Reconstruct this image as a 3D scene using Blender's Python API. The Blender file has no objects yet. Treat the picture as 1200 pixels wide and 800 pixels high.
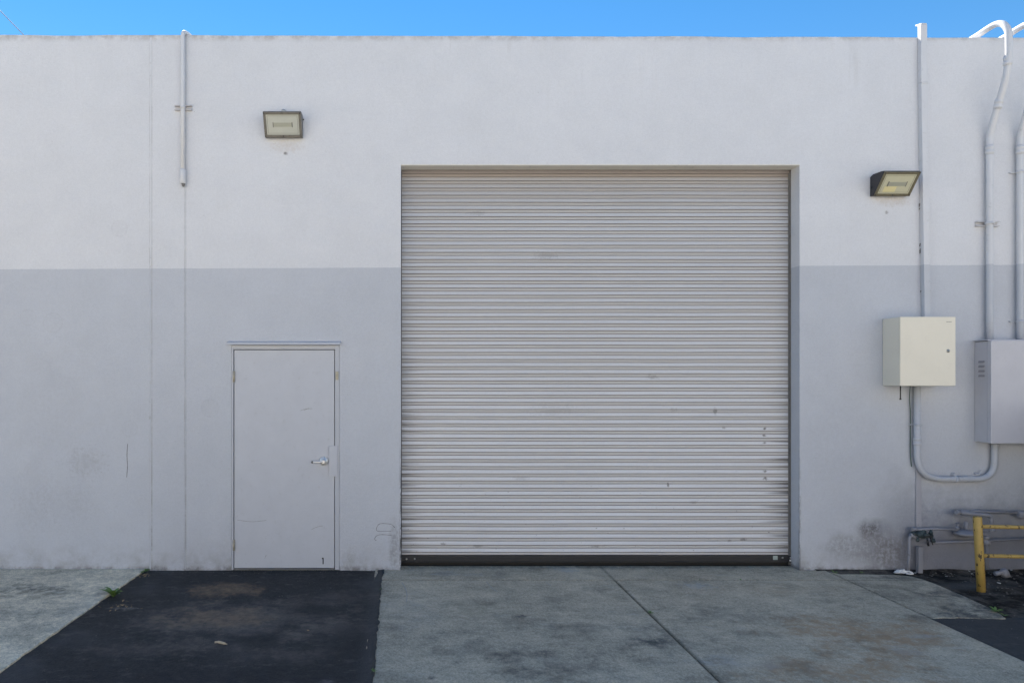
import bpy, bmesh, math, random
from mathutils import Vector, Matrix
from mathutils import noise as mnoise
random.seed(7)
R = math.radians
sc = bpy.context.scene
col = sc.collection
F = 800.0; D0 = 6.4; H = 1.82; VX = 467.0; VY = 440.0

def W(px, py, y=0.0):
    """point of the place at depth y that the photograph shows at px,py"""
    d = D0 + y
    return Vector(((px-VX)*d/F, y, H+(VY-py)*d/F))
def G(px, py, z=0.0):
    d = (H-z)*F/(py-VY)
    return Vector(((px-VX)*d/F, d-D0, z))

# ------------------------------------------------------------------ nodes
class M:
    def __init__(s, name):
        s.m = bpy.data.materials.new(name); s.m.use_nodes = True
        s.t = s.m.node_tree; s.t.nodes.clear()
        s.out = s.t.nodes.new('ShaderNodeOutputMaterial')
        s.b = s.t.nodes.new('ShaderNodeBsdfPrincipled')
        s.t.links.new(s.b.outputs[0], s.out.inputs[0])
        s.geo = s.t.nodes.new('ShaderNodeNewGeometry')
        s.pos = s.geo.outputs['Position']
        sp = s.t.nodes.new('ShaderNodeSeparateXYZ'); s.link(s.pos, sp.inputs[0])
        s.x, s.y, s.z = sp.outputs
    def link(s, a, b): s.t.links.new(a, b)
    def put(s, inp, v):
        if hasattr(v, 'is_linked') or isinstance(v, bpy.types.NodeSocket): s.link(v, inp)
        elif v is not None:
            if isinstance(v, (tuple, list)) and len(v) == 3 and inp.type == 'RGBA': v = (*v, 1)
            inp.default_value = v
    def op(s, o, a, b=None, c=None, clamp=False):
        n = s.t.nodes.new('ShaderNodeMath'); n.operation = o; n.use_clamp = clamp
        s.put(n.inputs[0], a); s.put(n.inputs[1], b)
        if c is not None: s.put(n.inputs[2], c)
        return n.outputs[0]
    def add(s, a, b): return s.op('ADD', a, b)
    def sub(s, a, b): return s.op('SUBTRACT', a, b)
    def mul(s, a, b): return s.op('MULTIPLY', a, b)
    def mx(s, *a):
        r = a[0]
        for b in a[1:]: r = s.op('MAXIMUM', r, b)
        return r
    def noise(s, scale=5, detail=4, rough=.55, stretch=None, off=(0,0,0), dist=0):
        v = s.pos
        mp = s.t.nodes.new('ShaderNodeMapping'); s.link(v, mp.inputs[0])
        mp.inputs['Scale'].default_value = stretch or (1,1,1); mp.inputs['Location'].default_value = off
        n = s.t.nodes.new('ShaderNodeTexNoise'); s.link(mp.outputs[0], n.inputs['Vector'])
        n.inputs['Scale'].default_value = scale; n.inputs['Detail'].default_value = detail
        n.inputs['Roughness'].default_value = rough; n.inputs['Distortion'].default_value = dist
        return n.outputs[0]
    def voro(s, scale, feature='F1', stretch=None):
        mp = s.t.nodes.new('ShaderNodeMapping'); s.link(s.pos, mp.inputs[0])
        mp.inputs['Scale'].default_value = stretch or (1,1,1)
        n = s.t.nodes.new('ShaderNodeTexVoronoi'); n.feature = feature; s.link(mp.outputs[0], n.inputs['Vector'])
        n.inputs['Scale'].default_value = scale
        return n.outputs['Distance']
    def step(s, v, a, b):
        """0 at a, 1 at b, smooth"""
        n = s.t.nodes.new('ShaderNodeMapRange'); n.interpolation_type = 'SMOOTHSTEP'
        s.put(n.inputs[0], v)
        if b < a:
            n.inputs[1].default_value = b; n.inputs[2].default_value = a
            n.inputs[3].default_value = 1; n.inputs[4].default_value = 0
        else:
            n.inputs[1].default_value = a; n.inputs[2].default_value = b
        return n.outputs[0]
    def mix(s, f, a, b):
        n = s.t.nodes.new('ShaderNodeMix'); n.data_type = 'RGBA'
        s.put(n.inputs[0], f); s.put(n.inputs[6], a); s.put(n.inputs[7], b)
        return n.outputs[2]
    def scale(s, c, f):
        n = s.t.nodes.new('ShaderNodeMix'); n.data_type = 'RGBA'; n.blend_type = 'MULTIPLY'
        n.inputs[0].default_value = 1
        cc = s.t.nodes.new('ShaderNodeCombineColor')
        for i in range(3): s.put(cc.inputs[i], f)
        s.put(n.inputs[6], c); s.link(cc.outputs[0], n.inputs[7])
        return n.outputs[2]
    def blob(s, u, v, cu, cv, ru, rv, nz, wob=.8, soft=.45):
        du = s.mul(s.sub(u, cu), 1/ru); dv = s.mul(s.sub(v, cv), 1/rv)
        d = s.op('SQRT', s.add(s.mul(du, du), s.mul(dv, dv)))
        d = s.add(d, s.mul(s.sub(nz, .5), wob*4))
        return s.step(d, 1+soft*.3, 1-soft)
    def bump(s, h, strength=.3, dist=.01, prev=None):
        n = s.t.nodes.new('ShaderNodeBump'); n.inputs['Strength'].default_value = strength
        n.inputs['Distance'].default_value = dist; s.link(h, n.inputs['Height'])
        if prev is not None: s.link(prev, n.inputs['Normal'])
        return n.outputs[0]
    def fin(s, color, rough=.6, normal=None, metal=0, spec=.5):
        s.put(s.b.inputs['Base Color'], color); s.put(s.b.inputs['Roughness'], rough)
        s.b.inputs['Metallic'].default_value = metal
        s.b.inputs['Specular IOR Level'].default_value = spec
        if normal is not None: s.link(normal, s.b.inputs['Normal'])
        return s.m

UP = (.645, .66, .695); LOW = (.50, .527, .58)
def paint_cols(s, fuzz=.003):
    zl = s.add(s.mul(s.x, .0043), 2.832)
    zl = s.add(zl, s.mul(s.sub(s.noise(14, 3), .5), fuzz*2))
    return s.mix(s.step(s.sub(s.z, zl), -.002, .002), LOW, UP)

def wall_material():
    s = M('painted_concrete_wall')
    c = paint_cols(s)
    big = s.noise(.55, 5, .5); mid = s.noise(3.2, 5, .6); fine = s.noise(75, 3, .7)
    v = s.add(.9, s.mul(big, .14)); v = s.add(v, s.mul(s.sub(mid, .5), .13)); v = s.add(v, s.mul(s.sub(fine, .5), .20)); v = s.mul(v, s.add(1.03, s.mul(s.step(s.noise(31, 5, .8), .35, .7), -.05)))
    c = s.scale(c, v)
    # rolled patches of slightly different paint
    c = s.mix(s.mul(s.step(s.noise(1.1, 2, .4, (1,1,.6), (4,0,2)), .54, .6), .16), c, s.scale(c, .93))
    # streaks washed down from the parapet
    st = s.noise(9, 4, .65, (1, 1, .05), (0,0,3))
    c = s.mix(s.mul(s.mul(s.mul(s.step(st, .5, .72), s.step(s.noise(1.6, 3, .6), .48, .62)), s.step(s.add(s.z, s.mul(big, .8)), 4.3, 5.4)), .16), c, (.33, .32, .30))
    top = s.mul(s.step(s.z, 4.93, 5.0), s.step(s.noise(7, 5, .7), .35, .65))
    c = s.mix(s.mul(top, .5), c, (.22, .2, .18))
    # base splash dirt
    nb = s.noise(6, 6, .7); nf = s.noise(34, 4, .7)
    base = s.mul(s.step(s.z, .32, 0.0), s.step(nb, .35, .75))
    c = s.mix(s.mul(base, .48), c, (.2, .18, .16))
    base2 = s.mul(s.step(s.add(s.z, s.mul(s.sub(nf, .5), .06)), .05, .005), .6)
    c = s.mix(s.mul(base2, s.step(nb, .38, .6)), c, (.12, .11, .10))
    # right corner under the pipes: grime plus bluish shade put into the wall colour
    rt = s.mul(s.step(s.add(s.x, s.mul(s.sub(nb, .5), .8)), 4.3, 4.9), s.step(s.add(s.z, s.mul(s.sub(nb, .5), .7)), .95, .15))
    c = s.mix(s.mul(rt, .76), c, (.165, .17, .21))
    # placed stains and reflected-light patches (u = x, v = z)
    brk = s.add(.3, s.mul(s.step(s.noise(24, 6, .78), .38, .6), .8))
    def st_(px, py, rx, ry, k, colr, wob=.9, nz=nb, soft=.7):
        nonlocal c
        p = W(px, py)
        c = s.mix(s.mul(s.mul(s.blob(s.x, s.z, p.x, p.z, rx/125, ry/125, nz, wob*.6, soft), brk), k), c, colr)
    dk = (.16, .15, .15); gr = (.27, .26, .27)
    st_(1022, 619, 26, 13, .8, (.11, .105, .11)); st_(1000, 640, 40, 22, .45, dk); st_(1040, 645, 36, 26, .7, dk)
    st_(1052, 585, 30, 40, .16, dk); st_(985, 520, 60, 90, .10, gr)
    st_(100, 541, 24, 17, .26, gr, 1.9, nf); st_(70, 590, 45, 22, .14, gr, 1.9, nf); st_(38, 580, 26, 60, .10, gr, 1.5, nf); st_(60, 480, 60, 90, .08, gr, 1.5)
    st_(462, 640, 7, 32, .45, dk, .9, nf); st_(300, 640, 80, 30, .14, gr)
    st_(335, 172, 22, 9, .25, (.42, .34, .27), 1.0, nf); st_(1046, 236, 24, 7, .3, (.42, .33, .25), 1.0, nf)
    st_(1039, 249, 2.4, 2.0, .85, dk, .6, nf); st_(335, 180, 2.6, 2, .85, dk, .6, nf)
    st_(1160, 620, 60, 30, .3, dk)
    # patches of reflected light painted into the wall colour
    st_(415, 432, 16, 22, .14, (.66, .65, .66), .5); st_(445, 400, 22, 30, .06, (.66, .65, .66), .5)
    # ring shaped plugged-hole marks
    for px, py, r_ in ((62, 378, 11), (33, 372, 9), (152, 502, 9), (140, 268, 9), (246, 478, 10), (1107, 585, 10)):
        p = W(px, py); du = s.sub(s.x, p.x); dv = s.sub(s.z, p.z)
        d = s.op('SQRT', s.add(s.mul(du, du), s.mul(dv, dv)))
        ring = s.step(s.op('ABSOLUTE', s.sub(d, r_/125)), .012, 0)
        ring = s.mx(ring, s.mul(s.step(d, r_/125, r_/125-.02), .5))
        c = s.mix(s.mul(s.mul(ring, s.step(nf, .3, .6)), .13), c, gr)
    # scuffed arris of the big opening
    for xe, k in ((.024, 1.0), (3.76, .5)):
        e = s.mul(s.mul(s.step(s.y, .03, .006), s.step(s.op('ABSOLUTE', s.sub(s.x, xe)), .022, .004)), s.step(s.noise(40, 4, .7, (1,1,.25)), .44, .52))
        c = s.mix(s.mul(s.mul(e, s.step(s.z, 1.5, .2)), k), c, (.12, .115, .115))
    # dirt lines beside the joints
    for xe, wd in ((-2.322, .010), (-2.0, .006)):
        e = s.step(s.op('ABSOLUTE', s.sub(s.op('ABSOLUTE', s.sub(s.x, xe)), wd)), .006, .001)
        e = s.mul(e, s.step(s.noise(5, 5, .75, (.1,1,1)), .32, .58))
        c = s.mix(s.mul(e, s.add(.45, s.mul(s.step(s.z, 2.0, .1), .4))), c, (.2, .19, .18))
    # flyspecks
    sp = s.mul(s.step(s.voro(9), .035, .015), s.step(s.noise(2, 2), .52, .6))
    c = s.mix(s.mul(sp, .6), c, (.15, .14, .14))
    pit = s.step(s.voro(38), .10, .03)
    b1 = s.bump(s.add(s.mul(s.noise(50, 5, .65), 1.0), s.mul(pit, -.6)), .6, .008)
    b2 = s.bump(s.noise(4, 4, .5), .35, .03, b1)
    return s.fin(c, .72, b2, spec=.3)

def trim_paint(name='wall_paint', fuzz=0.0, dirt=.25, both=True, colr=None, rough=.5, k=1.0):
    s = M(name)
    c = paint_cols(s, fuzz) if both else colr
    v = s.add(k*.93, s.mul(s.noise(7, 5, .6), .14))
    c = s.scale(c, v)
    c = s.mix(s.mul(s.step(s.noise(22, 5, .7), .56, .74), dirt), c, (.17, .155, .14))
    return s.fin(c, rough, s.bump(s.noise(70, 3), .15, .003), spec=.4)

def plain(name, colr, rough=.5, metal=0, var=.2, sc_=30, bump=.15, dirt=0, dc=(.1,.08,.06), spec=.5):
    s = M(name)
    c = s.scale(colr, s.add(1-var/2, s.mul(s.noise(sc_, 5, .6), var)))
    if dirt: c = s.mix(s.mul(s.step(s.noise(sc_*.8, 5, .7, off=(3,1,2)), .5, .68), dirt), c, dc)
    return s.fin(c, rough, s.bump(s.noise(sc_*3, 3), bump, .003), metal, spec)

def concrete(name, base, kind):
    s = M(name)
    big = s.noise(.9, 6, .62, dist=.3); mid = s.noise(5, 6, .68); fine = s.noise(130, 4, .7); nf = s.noise(22, 5, .7)
    v = s.add(.26, s.mul(big, .95)); v = s.add(v, s.mul(s.sub(mid, .5), 1.1)); v = s.add(v, s.mul(s.sub(fine, .5), 1.3)); v = s.add(v, s.mul(s.sub(nf, .5), .5))
    brk = s.add(.25, s.mul(s.step(s.noise(13, 6, .78), .38, .58), .9))
    gr1 = s.step(s.noise(48, 3, .7, (1, .7, 1)), .30, .70); gr2 = s.step(s.noise(85, 2, .6), .3, .7)
    v = s.add(v, s.mul(s.sub(gr1, .5), .32)); v = s.add(v, s.mul(s.sub(gr2, .5), .26))
    # broom / drag streaks
    v = s.add(v, s.mul(s.sub(s.noise(5, 5, .7, (.35, 3.2, 1)), .5), .35))
    v = s.add(v, .24)
    c = s.scale(base, v)
    agg = s.step(s.voro(120), .16, .08)
    c = s.mix(s.mul(agg, .35), c, (.42, .41, .38))
    agg2 = s.mul(s.step(s.voro(85, stretch=(1,1.1,1)), .16, .07), s.step(mid, .45, .6))
    c = s.mix(s.mul(agg2, .5), c, (.06, .06, .06))
    def st_(px, py, rx, ry, k, colr, wob=.8, nz=mid, soft=.8):
        nonlocal c
        p = G(px, py); q = G(px+rx, py); t = G(px, py+ry)
        c = s.mix(s.mul(s.mul(s.blob(s.x, s.y, p.x, p.y, abs(q.x-p.x), abs(t.y-p.y), nz, wob, soft), brk), k), c, colr)
    dk = (.055, .058, .062); br = (.42, .27, .15); wt = (.42, .43, .42)
    if kind == 'apron':
        st_(1010, 742, 105, 24, .72, br, .8); st_(985, 788, 120, 24, .62, br, .8); st_(1040, 770, 70, 14, .4, br); st_(1095, 735, 40, 10, .3, br)
        st_(560, 714, 50, 12, .25, (.26, .23, .15)); st_(900, 690, 80, 8, .2, br)
        st_(764, 752, 30, 7, .65, dk, .6); st_(700, 735, 90, 7, .3, dk); st_(640, 780, 90, 20, .35, dk, 1.0)
        st_(610, 722, 10, 2.4, .8, dk, .5, nf); st_(505, 792, 6, 4, .6, dk, .5, nf); st_(780, 752, 60, 14, .3, dk)
        st_(850, 720, 60, 10, .3, dk); st_(560, 760, 60, 20, .22, dk, 1.0); st_(1150, 714, 36, 5, .5, dk, .8)
        st_(664, 667, 16, 4, .65, wt, 1.0, nf); st_(818, 686, 22, 4, .6, wt, 1.0, nf); st_(480, 715, 40, 30, .15, wt)
        st_(1060, 762, 20, 8, .3, wt, 1.1, nf); st_(700, 664, 300, 2.5, .45, dk, .5, nf)
        st_(1080, 700, 60, 10, .3, dk); st_(1115, 694, 40, 7, .6, dk, .9); st_(1150, 710, 45, 8, .7, dk, .8); st_(1060, 676, 50, 3, .5, dk, .8); st_(1130, 720, 60, 4, .7, dk, .8); st_(1080, 745, 22, 3, .5, wt, .8, nf); st_(850, 775, 60, 9, .35, wt, .9); st_(530, 672, 40, 3, .4, wt, .9)
        # joints' dirt
        for expr, a in ((s.sub(s.x, 1.925), .03), (s.sub(s.x, 4.0), .03), (s.add(s.y, .315), .022)):
            e = s.mul(s.step(s.add(s.op('ABSOLUTE', expr), s.mul(nf, .03)), a+.012, .008), .6)
            c = s.mix(e, c, (.05, .05, .045))
    elif kind == 'left':
        st_(60, 695, 70, 8, .5, (.16, .13, .09), 1.0); st_(45, 690, 50, 4, .5, dk, 1.0); st_(30, 745, 80, 12, .3, (.18, .16, .12), 1.0)
        st_(100, 715, 30, 30, .2, wt, 1.0); st_(10, 720, 60, 8, .3, dk)
    c = s.mix(s.mul(s.step(s.noise(2.2, 6, .75, (1,1.5,1), (9,0,0)), .50, .64), .5), c, s.scale(c, .5))
    c = s.mix(s.mul(s.step(s.noise(3.1, 6, .75, (1,2,1), (0,7,0)), .56, .68), .3), c, (.42, .41, .37))
    b = s.bump(s.add(s.mul(fine, .6), s.mul(nf, .7)), .45, .008)
    b = s.bump(mid, .35, .02, b)
    return s.fin(c, s.add(.72, s.mul(nf, .2)), b, spec=.35)

def asphalt(name):
    s = M(name)
    mid = s.noise(4, 6, .68); fine = s.noise(110, 4, .75); nf = s.noise(20, 5, .7); big = s.noise(1.1, 5, .6)
    brk = s.add(.5, s.mul(s.step(s.noise(11, 6, .78), .40, .6), .6))
    gr1 = s.step(s.noise(48, 3, .7, (1, .7, 1)), .32, .70); gr2 = s.step(s.noise(85, 2, .6), .3, .7)
    v = s.add(s.add(-.75, s.mul(big, .5)), s.add(s.mul(mid, .9), s.mul(fine, .9)))
    v = s.add(v, s.add(s.mul(gr1, .55), s.mul(gr2, .45)))
    c = s.scale((.0225, .0228, .025), v)
    worn = s.step(s.add(big, s.mul(s.sub(nf, .5), .25)), .5, .66)
    c = s.mix(s.mul(worn, .6), c, (.068, .068, .07))
    c = s.mix(s.mul(s.step(s.noise(7, 6, .75, (1, 1.6, 1), (5,5,0)), .52, .66), .5), c, (.10, .095, .088))
    c = s.mix(s.mul(s.step(s.voro(95), .14, .06), .4), c, (.13, .125, .12))
    def st_(px, py, rx, ry, k, colr, wob=.8, nz=mid, soft=.8):
        nonlocal c
        p = G(px, py); q = G(px+rx, py); t = G(px, py+ry)
        c = s.mix(s.mul(s.mul(s.blob(s.x, s.y, p.x, p.y, abs(q.x-p.x), abs(t.y-p.y), nz, wob, soft), brk), k), c, colr)
    br = (.24, .16, .10); gy = (.15, .13, .115); dk = (.014, .015, .018)
    st_(275, 724, 130, 26, .8, gy, .7); st_(330, 765, 60, 12, .4, gy, .9); st_(150, 760, 60, 10, .3, gy, .9); st_(262, 690, 46, 9, .75, br, .9); st_(255, 722, 70, 12, .6, br, 1.0)
    st_(390, 735, 60, 20, .5, gy, 1.0); st_(230, 750, 70, 14, .35, gy, 1.0); st_(395, 700, 60, 10, .3, gy, 1.0)
    st_(300, 748, 32, 6, 1, dk, .3); st_(366, 714, 34, 8, 1, dk, .3); st_(415, 750, 40, 22, .9, dk, .6); st_(240, 790, 150, 14, .8, dk, .6); st_(200, 680, 120, 5, .5, dk, .6)
    st_(146, 712, 16, 2.2, .7, (.2, .2, .2), 1.0, nf); st_(325, 709, 16, 1.5, .7, dk, .8, nf)
    st_(382, 798, 10, 4, .5, (.15, .15, .16), .6, nf)
    # dusty margins
    e = s.mul(s.step(s.add(s.x, s.mul(s.sub(nf, .5), .12)), -.30, -.16), .35)
    c = s.mix(e, c, (.10, .10, .10))
    b = s.bump(s.add(fine, s.mul(s.voro(90), .7)), .6, .008); b = s.bump(mid, .4, .02, b)
    return s.fin(c, s.add(.55, s.mul(nf, .35)), b, spec=.4)

def dirt_mat(name):
    s = M(name)
    mid = s.noise(5, 6, .7); fine = s.noise(90, 5, .75); nf = s.noise(24, 5, .7)
    c = s.mix(s.step(mid, .40, .62), (.022, .019, .017), (.13, .115, .10))
    c = s.scale(c, s.add(.45, s.mul(fine, 1.1)))
    p = G(1125, 684); 
    c = s.mix(s.mul(s.blob(s.x, s.y, p.x+.1, p.y, .42, .12, mid, .9, .8), .6), c, (.15, .15, .145))
    c = s.mix(s.mul(s.step(s.voro(26), .12, .07), .5), c, (.3, .28, .25))
    return s.fin(c, .9, s.bump(s.add(fine, nf), .8, .015), spec=.2)

def curtain_mat(name, base, dk):
    s = M(name)
    big = s.noise(.8, 4, .5); st = s.noise(3, 5, .7, (.5, 1, 30)); fine = s.noise(60, 4, .7)
    v = s.add(.80, s.mul(big, .12)); v = s.add(v, s.mul(s.sub(st, .5), .34)); v = s.add(v, s.mul(s.sub(fine, .5), .16)); v = s.add(v, .1)
    v = s.mul(v, s.add(.84, s.mul(s.step(s.z, 3.6, .2), .28)))  # lighter towards the bottom: ground bounce put into the slat colour
    c = s.scale(base, v)
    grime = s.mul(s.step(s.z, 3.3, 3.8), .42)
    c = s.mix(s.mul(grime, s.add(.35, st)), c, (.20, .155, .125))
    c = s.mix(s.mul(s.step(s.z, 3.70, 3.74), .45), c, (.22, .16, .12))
    # rubbed grime near both tracks
    er = s.mul(s.step(s.add(s.x, s.mul(s.sub(st, .5), .9)), 3.45, 3.8), s.step(s.noise(5, 3, .6, (.02,1,5.5)), .48, .62))
    c = s.mix(s.mul(er, s.mul(s.step(s.z, 2.2, .9), .8)), c, (.05, .045, .04))
    el = s.mul(s.mul(s.step(s.add(s.x, s.mul(s.sub(st, .5), .7)), .24, .0), s.step(s.z, 3.2, 1.2)), s.step(s.noise(6, 3, .6, (.02,1,5.5), (0,0,5)), .44, .6))
    c = s.mix(s.mul(el, .7), c, (.07, .06, .055))
    ch = s.step(s.noise(26, 3, .6, (1,1,2)), .70, .73)
    c = s.mix(s.mul(ch, s.mul(s.step(s.z, 1.4, .2), .75)), c, (.09, .07, .06))
    nb = s.noise(30, 5, .75)
    for px, py, rx, ry, k in ((896,502,2,1.6,.8),(896,510,2.2,1.6,.85),(896,519,2,1.3,.7),(897,552,2.6,1.6,.8),(897,560,2.6,1.8,.8),(838,482,2,5,.5),(783,568,1.4,3,.7),(848,501,3,2,.35),
            (765,442,8,3,.3),(790,480,6,2,.25),(812,588,5,1.6,.4),(872,632,4,1.6,.6),(855,633,3,1.5,.55),(700,640,9,2,.35),(560,640,6,2,.4),(520,637,3,1.5,.6),(610,560,10,3,.18),(640,300,16,5,.2),(560,250,12,3,.2),(650,480,30,8,.10)):
        p = W(px, py, .16); c = s.mix(s.mul(s.blob(s.x, s.z, p.x, p.z, rx/122, ry/122, nb, .9, .7), k), c, (.09,.08,.075))
    c = s.scale(c, dk)
    return s.fin(c, .48, s.bump(s.noise(14, 3, .5, (1,1,4)), .2, .01), spec=.45)

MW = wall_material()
MT = trim_paint('conduit_paint', k=.93)
MBRK = trim_paint('bracket_paint', dirt=.55, both=False, colr=(.50, .50, .52))
MJ = trim_paint('caulk_paint', .003, .35, k=.93)
MDOOR = trim_paint('door_paint', dirt=.14, both=False, k=.94, colr=(.505, .53, .585), rough=.5)
MFR = trim_paint('frame_paint', dirt=.14, both=False, k=.90, colr=(.50, .525, .58), rough=.5)
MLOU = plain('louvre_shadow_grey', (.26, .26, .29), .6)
MCAB = trim_paint('cabinet_paint', dirt=.10, k=.95, both=False, colr=(.52, .525, .575), rough=.45)
MSOF = trim_paint('steel_lining_paint', dirt=.35, both=False, colr=(.72, .69, .62), rough=.55)
MAP = concrete('driveway_concrete', (.48, .42, .315), 'apron')
MLEFT = concrete('walkway_concrete', (.72, .62, .46), 'left')
MLOT = concrete('lot_concrete', (.42, .405, .37), 'lot')
MAS = asphalt('asphalt'); MDI = dirt_mat('dirt')
MC1 = curtain_mat('curtain_slat_face', (.585, .60, .64), 1.0)
MC2 = curtain_mat('curtain_slat_recess', (.56, .555, .56), .92)
MC3 = plain('curtain_groove', (.27, .25, .235), .8)
MBLK = plain('black_steel', (.019, .020, .023), .45, var=.4, dirt=.12, dc=(.06,.055,.05))
MRUB = plain('black_rubber', (.01, .01, .01), .8)
MDARK = plain('interior_dark', (.02, .02, .02), .9)
MSTEEL = plain('satin_steel', (.78, .77, .75), .34, .55, .06)
MZINC = plain('zinc_hardware', (.45, .45, .44), .42, .8, .25)
MBRASS = plain('tarnished_brass', (.40, .37, .30), .5, .3, .3, dirt=.4)
MGREY = plain('weathered_grey_metal', (.17, .168, .165), .55, 0, .3, dirt=.4, dc=(.1,.075,.05))
MDKH = plain('dark_bronze_housing', (.028, .027, .033), .45, 0, .3)
MBEZ = plain('dusty_bronze_bezel', (.14, .125, .08), .6, 0, .4, dirt=.5, dc=(.07,.055,.04))
MBEZG = plain('dusty_grey_bezel', (.15, .14, .12), .6, 0, .4, dirt=.5, dc=(.07,.055,.04))
MLENS = plain('clouded_lens', (.46, .475, .43), .22, 0, .12, 18, .05)
MLENS2 = plain('yellowed_lens', (.53, .52, .39), .22, 0, .12, 18, .05)
MLAMP = plain('lamp_strip', (.34, .35, .29), .4, 0, .15)
MLAMPY = plain('reflector_yellow', (.66, .60, .34), .4, 0, .1)
MCREAM = plain('cream_enamel', (.70, .67, .58), .35, 0, .08, 5, .08, dirt=.06, dc=(.3,.28,.25))
MYEL = None
def yellow():
    s = M('chipped_yellow_paint')
    c = s.scale((.44, .30, .085), s.add(.78, s.mul(s.noise(12, 5, .6), .4)))
    ch = s.step(s.noise(34, 5, .65, (1,1,.45), (2,0,1)), .58, .60)
    c = s.mix(s.mul(ch, .92), c, (.035, .028, .022))
    c = s.mix(s.mul(s.step(s.noise(9, 5, .7), .55, .7), .35), c, (.17, .12, .06))
    return s.fin(c, .5, s.bump(ch, -.4, .003))
MYEL = yellow()
MPIPE = trim_paint('gas_pipe_paint', dirt=.7, both=False, colr=(.27, .275, .31), rough=.55)
MVAL = plain('verdigris_valve', (.05, .075, .08), .6, .1, .6, 60, dirt=.6, dc=(.03,.025,.02))
MWIRE = plain('green_wire', (.05, .10, .08), .5)
MBW = plain('dark_wire', (.02, .02, .022), .5)
MLEAF = plain('weed_green', (.12, .21, .05), .55, 0, .6, 60)
MDRY = plain('dry_leaf', (.34, .24, .13), .8, 0, .6, 60)
MLIT = plain('white_plastic', (.75, .75, .74), .35, 0, .1)
MSTK = plain('pale_sticker', (.30, .36, .35), .5, 0, .15)
MROOF = plain('roof_membrane', (.45, .44, .42), .8)
MPEB = plain('pebble_grey', (.16, .15, .14), .85, 0, .9, 9, .3)
MMARK = plain('scuff_black', (.15, .147, .15), .8, 0, .8, 90)
MSCR = plain('pale_scratch', (.33, .34, .33), .8, 0, .8, 90)

# ------------------------------------------------------------------ mesh helpers
ROOT = {}
def bm_(): return bmesh.new()
def box(bm, a, b, mi=0):
    vs = [bm.verts.new((x, y, z)) for x in (a[0], b[0]) for y in (a[1], b[1]) for z in (a[2], b[2])]
    fs = [(0,1,3,2), (4,6,7,5), (0,4,5,1), (2,3,7,6), (0,2,6,4), (1,5,7,3)]
    for f in fs:
        q = bm.faces.new([vs[i] for i in f]); q.material_index = mi
def prism(bm, prof, x0, x1, cap=True, mi=0):
    """profile of (y,z) extruded along x"""
    a = [bm.verts.new((x0, p[0], p[1])) for p in prof]; b = [bm.verts.new((x1, p[0], p[1])) for p in prof]
    n = len(prof)
    for i in range(n):
        f = bm.faces.new((a[i], a[(i+1) % n], b[(i+1) % n], b[i])); f.material_index = mi
    if cap: bm.faces.new(a); bm.faces.new(b[::-1])
def tube(bm, pts, r, seg=14, caps=True):
    pts = [Vector(p) for p in pts]; n = len(pts)
    rs = r if isinstance(r, (list, tuple)) else [r]*n
    tan = []
    for i in range(n):
        t = (pts[min(i+1, n-1)]-pts[max(i-1, 0)])
        tan.append(t.normalized())
    ref = Vector((0, 1, 0)) if abs(tan[0].y) < .9 else Vector((1, 0, 0))
    u = tan[0].cross(ref).normalized(); rings = []
    for i in range(n):
        u = (u - tan[i]*u.dot(tan[i])).normalized(); v = tan[i].cross(u)
        rings.append([bm.verts.new(pts[i]+(u*math.cos(2*math.pi*k/seg)+v*math.sin(2*math.pi*k/seg))*rs[i]) for k in range(seg)])
    for i in range(n-1):
        for k in range(seg):
            f = bm.faces.new((rings[i][k], rings[i][(k+1) % seg], rings[i+1][(k+1) % seg], rings[i+1][k])); f.smooth = True
    if caps:
        bm.faces.new(rings[0][::-1]); bm.faces.new(rings[-1])
def fillet(pts, rad, n=8):
    pts = [Vector(p) for p in pts]; out = [pts[0]]
    for i in range(1, len(pts)-1):
        a, b, c = pts[i-1], pts[i], pts[i+1]
        r = min(rad, (a-b).length*.49, (c-b).length*.49)
        p, q = b+(a-b).normalized()*r, b+(c-b).normalized()*r
        for k in range(n+1):
            t = k/n; out.append(p*(1-t)**2+b*2*t*(1-t)+q*t*t)
    out.append(pts[-1]); return out
def smoothpath(pts, n=8):
    pts = [Vector(p) for p in pts]; P = [pts[0]*2-pts[1]]+pts+[pts[-1]*2-pts[-2]]; out = []
    for i in range(1, len(P)-2):
        for k in range(n):
            t = k/n; a, b, c, d = P[i-1:i+3]
            out.append(.5*((2*b)+(c-a)*t+(2*a-5*b+4*c-d)*t*t+(3*b-a-3*c+d)*t**3))
    out.append(pts[-1]); return out
def lathe(bm, c, axis, prof, seg=20):
    """prof: (radius, distance along axis)"""
    tube(bm, [Vector(c)+Vector(axis).normalized()*h for _, h in prof], [max(r, .0004) for r, _ in prof], seg)
def obj(name, bm, mats, parent=None, loc=None, bevel=0, seg=2, smooth=False):
    root = ROOT.get(parent.name, Vector()) if parent else Vector(loc or (0,0,0))
    bmesh.ops.recalc_face_normals(bm, faces=bm.faces)
    bmesh.ops.translate(bm, verts=bm.verts, vec=-root)
    me = bpy.data.meshes.new(name); bm.to_mesh(me); bm.free()
    for m in (mats if isinstance(mats, (list, tuple)) else [mats]): me.materials.append(m)
    o = bpy.data.objects.new(name, me); col.objects.link(o)
    if parent: o.parent = parent
    else: o.location = root
    ROOT[o.name] = root
    if bevel:
        b = o.modifiers.new('bevel', 'BEVEL'); b.width = bevel; b.segments = seg; b.limit_method = 'ANGLE'; b.angle_limit = R(35)
    return o
def thing(name, label, cat, loc, group=None):
    o = bpy.data.objects.new(name, None); col.objects.link(o); o.location = loc; o.empty_display_size = .1
    ROOT[o.name] = Vector(loc); return tag(o, label, cat, group)
def tag(o, label, cat, group=None, kind=None):
    o['label'] = label; o['category'] = cat
    if group: o['group'] = group
    if kind: o['kind'] = kind
    return o
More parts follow.
